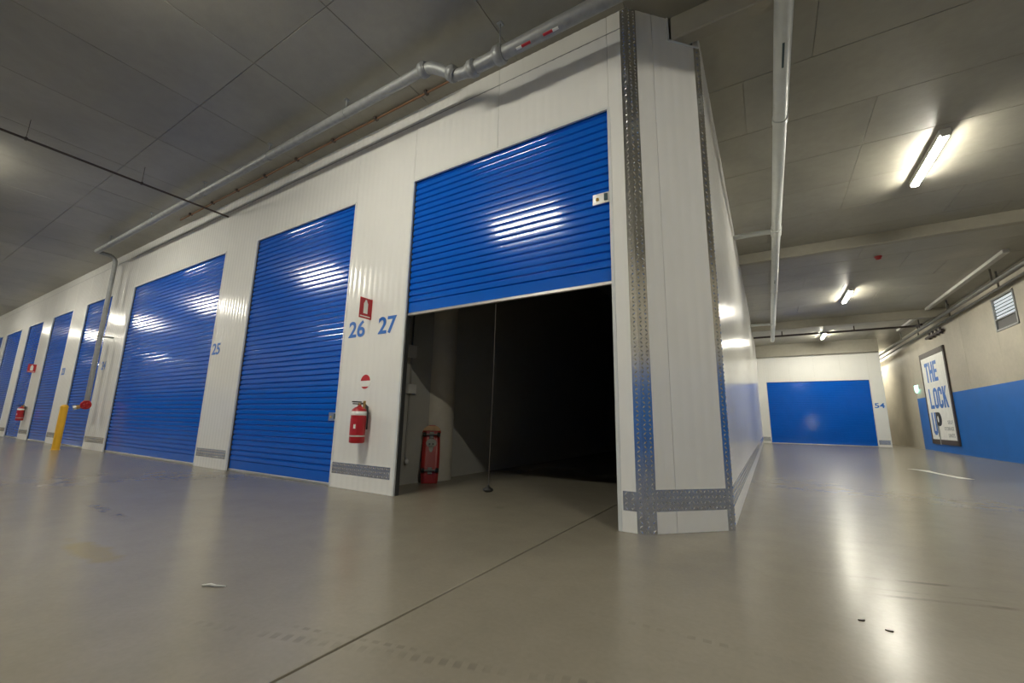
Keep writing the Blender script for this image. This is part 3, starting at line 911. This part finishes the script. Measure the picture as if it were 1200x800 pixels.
# ------------------------------------------------------------------ extinguishers and their signs
def extinguisher(x, z, label):
    y = FY - 0.115
    o = empty('fire_extinguisher', (x, y, z), 0, label, 'extinguisher')
    MB().lathe((0, 0, 0), [(0.075, 0.0), (0.088, 0.008), (0.09, 0.03), (0.09, 0.36), (0.082, 0.395), (0.055, 0.42), (0.025, 0.432), (0.022, 0.45)], 28).build('cylinder', MT['red'], o)
    MB().lathe((0, 0, 0), [(0.0905, 0.325), (0.0912, 0.326), (0.0912, 0.372), (0.0885, 0.373)], 28).build('band', MT['whitep'], o)
    # printed label on the front
    n = 8
    mb = MB(); vs = []
    for k in range(n + 1):
        g = -PI / 2 - 0.75 + 1.5 * k / n
        vs += [(0.0915 * math.cos(g), 0.0915 * math.sin(g), 0.10), (0.0915 * math.cos(g), 0.0915 * math.sin(g), 0.29)]
    mb.add(vs, [(2 * k, 2 * k + 2, 2 * k + 3, 2 * k + 1) for k in range(n)], True)
    MB().lathe((0, 0, 0), [(0.0905, 0.075), (0.0912, 0.076), (0.0912, 0.09), (0.0905, 0.091)], 28).build('band', MT['plastic'], o)
    mb.build('label_print', MT['redsign'], o)
    MB().box(0.028, 0.052, -0.0885, -0.0865 + 0.02, 0.17, 0.22).build('inspection_tag', MT['whitep'], o)
    MB().tube([(0, 0, 0.445), (0, 0, 0.475)], 0.02, 12).build('valve', MT['brass'], o)
    MB().bbox(-0.012, 0.012, -0.11, 0.02, 0.478, 0.492, 0.003).bbox(-0.01, 0.01, -0.10, 0.02, 0.455, 0.467, 0.003).build('lever', MT['black'], o)
    MB().tube([(0.015, 0.0, 0.462), (0.045, 0.03, 0.47), (0.07, 0.055, 0.43), (0.086, 0.06, 0.36), (0.086, 0.06, 0.16)], 0.010, 8).build('hose', MT['black'], o)
    MB().tube([(0.055, 0.02, 0.40), (0.06, 0.02, 0.50)], [0.012, 0.016], 10).build('nozzle', MT['brass'], o)
    MB().bbox(-0.03, 0.03, 0.07, 0.115, 0.34, 0.44, 0.004).build('wall_bracket', MT['galv'], o)
    return o
extinguisher(-4.245, 0.565, 'red fire extinguisher hung on the white pier below the number 26')
extinguisher(-20.45, 0.58, 'red fire extinguisher hung far along the row of doors')
def ext_sign(x, z, label):
    o = empty('extinguisher_sign', (x, FY, z), 0, label, 'sign')
    w, h, t = 0.185, 0.27, 0.003
    MB().bbox(-t, t, -w, 0.0, 0, h, 0.001).build('plate', MT['redsign'], o)
    for s_ in (-1, 1):
        mb = MB()
        e = s_ * (t + 0.0006)
        out = [(-0.125, 0.065), (-0.06, 0.065), (-0.06, 0.195), (-0.075, 0.222), (-0.082, 0.245), (-0.103, 0.245), (-0.11, 0.222), (-0.125, 0.195)]
        mb.prism(out, lambda a, c: (e, a, c), lambda a, c: (e - s_ * 0.0008, a, c))
        mb.box(e - 0.0004, e + 0.0004, -0.17, -0.015, 0.02, 0.034)
        mb.build('symbol', MT['whitep'], o)
    MB().box(-0.012, 0.012, -0.003, 0.0, 0, h).build('flange', MT['redsign'], o)
    return o
ext_sign(-4.32, 2.11, 'red projecting extinguisher sign on the pier above the number 26')
ext_sign(-20.5, 2.12, 'red projecting extinguisher sign far along the row of doors')
# round printed sticker over the extinguisher
st = empty('safety_sticker', (-4.315, FY, 1.22), 0, 'round white sticker with a red cap above the extinguisher', 'sticker')
def disc(r, y, zc=0.09, a0=0.0, a1=2 * PI):
    n = 28
    return [(r * math.cos(a0 + (a1 - a0) * k / n), zc + r * math.sin(a0 + (a1 - a0) * k / n)) for k in range(n if a1 - a0 > 6.2 else n + 1)]
def flat(y0, y1): return (lambda a, c: (a, y0, c)), (lambda a, c: (a, y1, c))
MB().prism(disc(0.098, 0), *flat(-0.004, -0.001)).build('disc', MT['whitep'], st)
MB().prism(disc(0.088, 0, 0.092, 0.12, PI - 0.12), *flat(-0.0055, -0.0035)).build('red_cap', MT['redsign'], st)
MB().prism(disc(0.088, 0, 0.088, PI + 0.75, 2 * PI - 0.75), *flat(-0.0055, -0.0035)).build('red_foot', MT['redsign'], st)

# ------------------------------------------------------------------ bollard
bo = empty('bollard', (-14.24, 3.05, 0), 0, 'yellow steel bollard standing in front of the doors', 'bollard')
MB().lathe((0, 0, 0), [(0.07, 0.0), (0.07, 0.96), (0.064, 0.985)], 24).build('post', MT['yellow'], bo)
MB().lathe((0, 0, 0), [(0.074, 0.97), (0.075, 0.995), (0.05, 1.03), (0.0001, 1.045)], 24).build('cap', MT['yellow'], bo)
MB().lathe((0, 0, 0), [(0.085, 0.0), (0.085, 0.01), (0.07, 0.012)], 24).build('base_flange', MT['yellow'], bo)

# ------------------------------------------------------------------ skateboard leaning on the column
sk = empty('skateboard', (-4.01, 4.48, 0.0), 0, 'old red skateboard with a pale skull emblem standing on end against the column', 'skateboard')
# local frame: x across, z along the deck, -y the underside that faces the driveway
sk.rotation_euler = (math.radians(-13), 0, math.radians(41))
def deckw(t):
    if t < 0.06: return 0.105 + 0.15 * t
    if t > 0.86: return 0.125 * math.sqrt(max(0.0, 1 - ((t - 0.86) / 0.145) ** 2)) + 0.004
    return 0.114 + 0.011 * math.sin((t - 0.06) / 0.8 * PI)
prof = [(-deckw(t) , t * 0.8) for t in [k / 30 for k in range(31)]]
out = [(deckw(t), t * 0.8) for t in [k / 30 for k in range(31)]] + [(-deckw(t), t * 0.8) for t in [k / 30 for k in range(30, -1, -1)]]
def bend(z): return -0.035 * max(0, (0.16 - z) / 0.16) ** 2 * 0 + 0.05 * max(0, (0.14 - z) / 0.14) ** 1.5 * 0
mb = MB()
n = 31
vs = []
for k in range(n):
    t = k / 30; w_ = deckw(t); z = t * 0.8
    kick = 0.03 * max(0, (0.13 - z) / 0.13) + 0.018 * max(0, (z - 0.68) / 0.12)
    for x in (-w_, -w_ * 0.5, 0, w_ * 0.5, w_):
        vs.append((x, kick - 0.006 * (x / 0.125) ** 2, z))
F = []
for k in range(n - 1):
    for j in range(4):
        a = k * 5 + j
        F.append((a, a + 1, a + 6, a + 5))
m0 = len(vs)
vs2 = vs + [(x, y + 0.012, z) for x, y, z in vs]
F2 = F + [tuple(i + m0 for i in f[::-1]) for f in F]
rim = [k * 5 for k in range(n)] + [(n - 1) * 5 + j for j in range(1, 5)] + [k * 5 + 4 for k in range(n - 2, -1, -1)] + [3, 2, 1]
F2 += [(rim[k], rim[(k + 1) % len(rim)], rim[(k + 1) % len(rim)] + m0, rim[k] + m0) for k in range(len(rim))]
mb.add(vs2, F2, True)
dk = mb.build('deck', MT['deckred'], sk)
# bare wooden nose
w_ = [(-deckw(t) * 0.98, t * 0.8) for t in (0.9, 0.93, 0.96, 0.985)] 
no = [(-x, z) for x, z in reversed(w_)] 
MB().prism(w_ + no, lambda a, c: (a, 0.018 * max(0, (c - 0.68) / 0.12) - 0.0075, c), lambda a, c: (a, 0.018 * max(0, (c - 0.68) / 0.12) + 0.002, c)).build('bare_nose', MT['wood'], dk)
# generic skull emblem
def blob(pts, y): return MB().prism(pts, lambda a, c: (a, y - 0.0012, c), lambda a, c: (a, y + 0.004, c))
em = blob([(0.072 * math.cos(g), 0.545 + 0.062 * math.sin(g)) for g in [k * PI / 10 for k in range(20)]], -0.008).build('emblem', MT['conduit'], dk)
blob([(-0.032, 0.515), (0.032, 0.515), (0.028, 0.455), (0.012, 0.42), (-0.012, 0.42), (-0.028, 0.455)], -0.008).build('emblem', MT['conduit'], dk)
for s_ in (-1, 1):
    blob([(s_ * 0.024 + 0.014 * math.cos(g), 0.53 + 0.012 * math.sin(g)) for g in [k * PI / 6 for k in range(12)]], -0.0098).build('emblem', MT['black'], dk)
for z in (0.17, 0.655):
    tr = MB().bbox(-0.03, 0.03, -0.02, 0.0, z - 0.045, z + 0.045, 0.004).tube([(-0.07, -0.045, z), (0.07, -0.045, z)], 0.013, 10).build('truck', MT['dullsteel'], sk)
    MB().tube([(-0.12, -0.045, z), (0.12, -0.045, z)], 0.005, 8).build('axle', MT['galv'], tr)
    for s_ in (-1, 1):
        MB().tube([(s_ * 0.075, -0.045, z), (s_ * 0.08, -0.045, z), (s_ * 0.115, -0.045, z), (s_ * 0.12, -0.045, z)], [0.024, 0.03, 0.03, 0.024], 18).build('wheel', MT['black'], sk)

# ------------------------------------------------------------------ conduit and sockets on the partition
cd = empty('wall_conduit', (IX, 4.2, 0.3), 0, 'vertical conduit with two junction boxes on the partition inside the open unit', 'conduit')
pbuild(MB().tube([(IX + 0.015, 4.20, CH), (IX + 0.015, 4.20, 1.85)], 0.012, 10), 'pipe_run', 'dark', root=cd)
pbuild(MB().tube([(IX + 0.015, 4.20, 1.75), (IX + 0.015, 4.215, 1.3)], 0.014, 10), 'pipe_run', 'conduit', root=cd)
pbuild(MB().tube([(IX + 0.015, 4.215, 1.25), (IX + 0.015, 4.20, 0.36), (IX + 0.03, 4.195, 0.33), (IX + 0.05, 4.19, 0.32)], 0.013, 10), 'pipe_run', 'conduit', root=cd)
pbuild(MB().bbox(IX, IX + 0.06, 4.10, 4.26, 1.70, 1.87, 0.006), 'junction_box', 'plastic', root=cd)
pbuild(MB().bbox(IX, IX + 0.06, 4.15, 4.29, 1.20, 1.33, 0.006), 'junction_box', 'plastic', root=cd)
pbuild(MB().lathe((IX + 0.055, 4.19, 0.30), [(0.0001, -0.03), (0.022, -0.026), (0.024, 0.02), (0.014, 0.035)], 14), 'plug_end', 'plastic', root=cd)

# ------------------------------------------------------------------ floor marks and litter
mk = MB()
pts = [(2.52, 12.42, 0.06), (2.66, 12.2, 0.10), (2.72, 11.7, 0.06), (2.78, 11.3, 0.07), (2.9, 10.7, 0.09)]
vs = []
for x, y, w_ in pts:
    vs += [(x - w_, y, 0.0), (x + w_, y, 0.0)]
top = [(a, b_, 0.0015) for a, b_, c in vs]
m0 = len(vs)
F = [(2 * k, 2 * k + 1, 2 * k + 3, 2 * k + 2) for k in range(len(pts) - 1)]
mk.add(vs + top, F + [tuple(i + m0 for i in f) for f in F])
tag(mk.build('floor_marking', MT['whitep']), 'curved white painted stroke on the aisle floor', 'marking')
tw = MB().tube([(-2.545, 1.175, 0.006), (-2.51, 1.20, 0.009), (-2.48, 1.208, 0.007), (-2.435, 1.235, 0.006)], [0.004, 0.007, 0.006, 0.003], 8).build('twig', MT['plastic'])
tag(tw, 'pale scrap of twig lying on the driveway floor', 'litter')
for (x, y, a) in ((0.285, 2.62, 0.4), (0.37, 2.56, -0.1)):
    lf = MB().prism([(0.014 * math.cos(g), 0.007 * math.sin(g)) for g in [k * PI / 6 for k in range(12)]], lambda u, v: (u, v, 0.0), lambda u, v: (u, v, 0.004 + 20 * u * u * 0.1)).build('leaf', MT['darkpipe'], None, (x, y, 0.0), (0, 0, a))
    tag(lf, 'tiny dark dry leaf on the aisle floor', 'leaf', 'dry leaves on the floor')
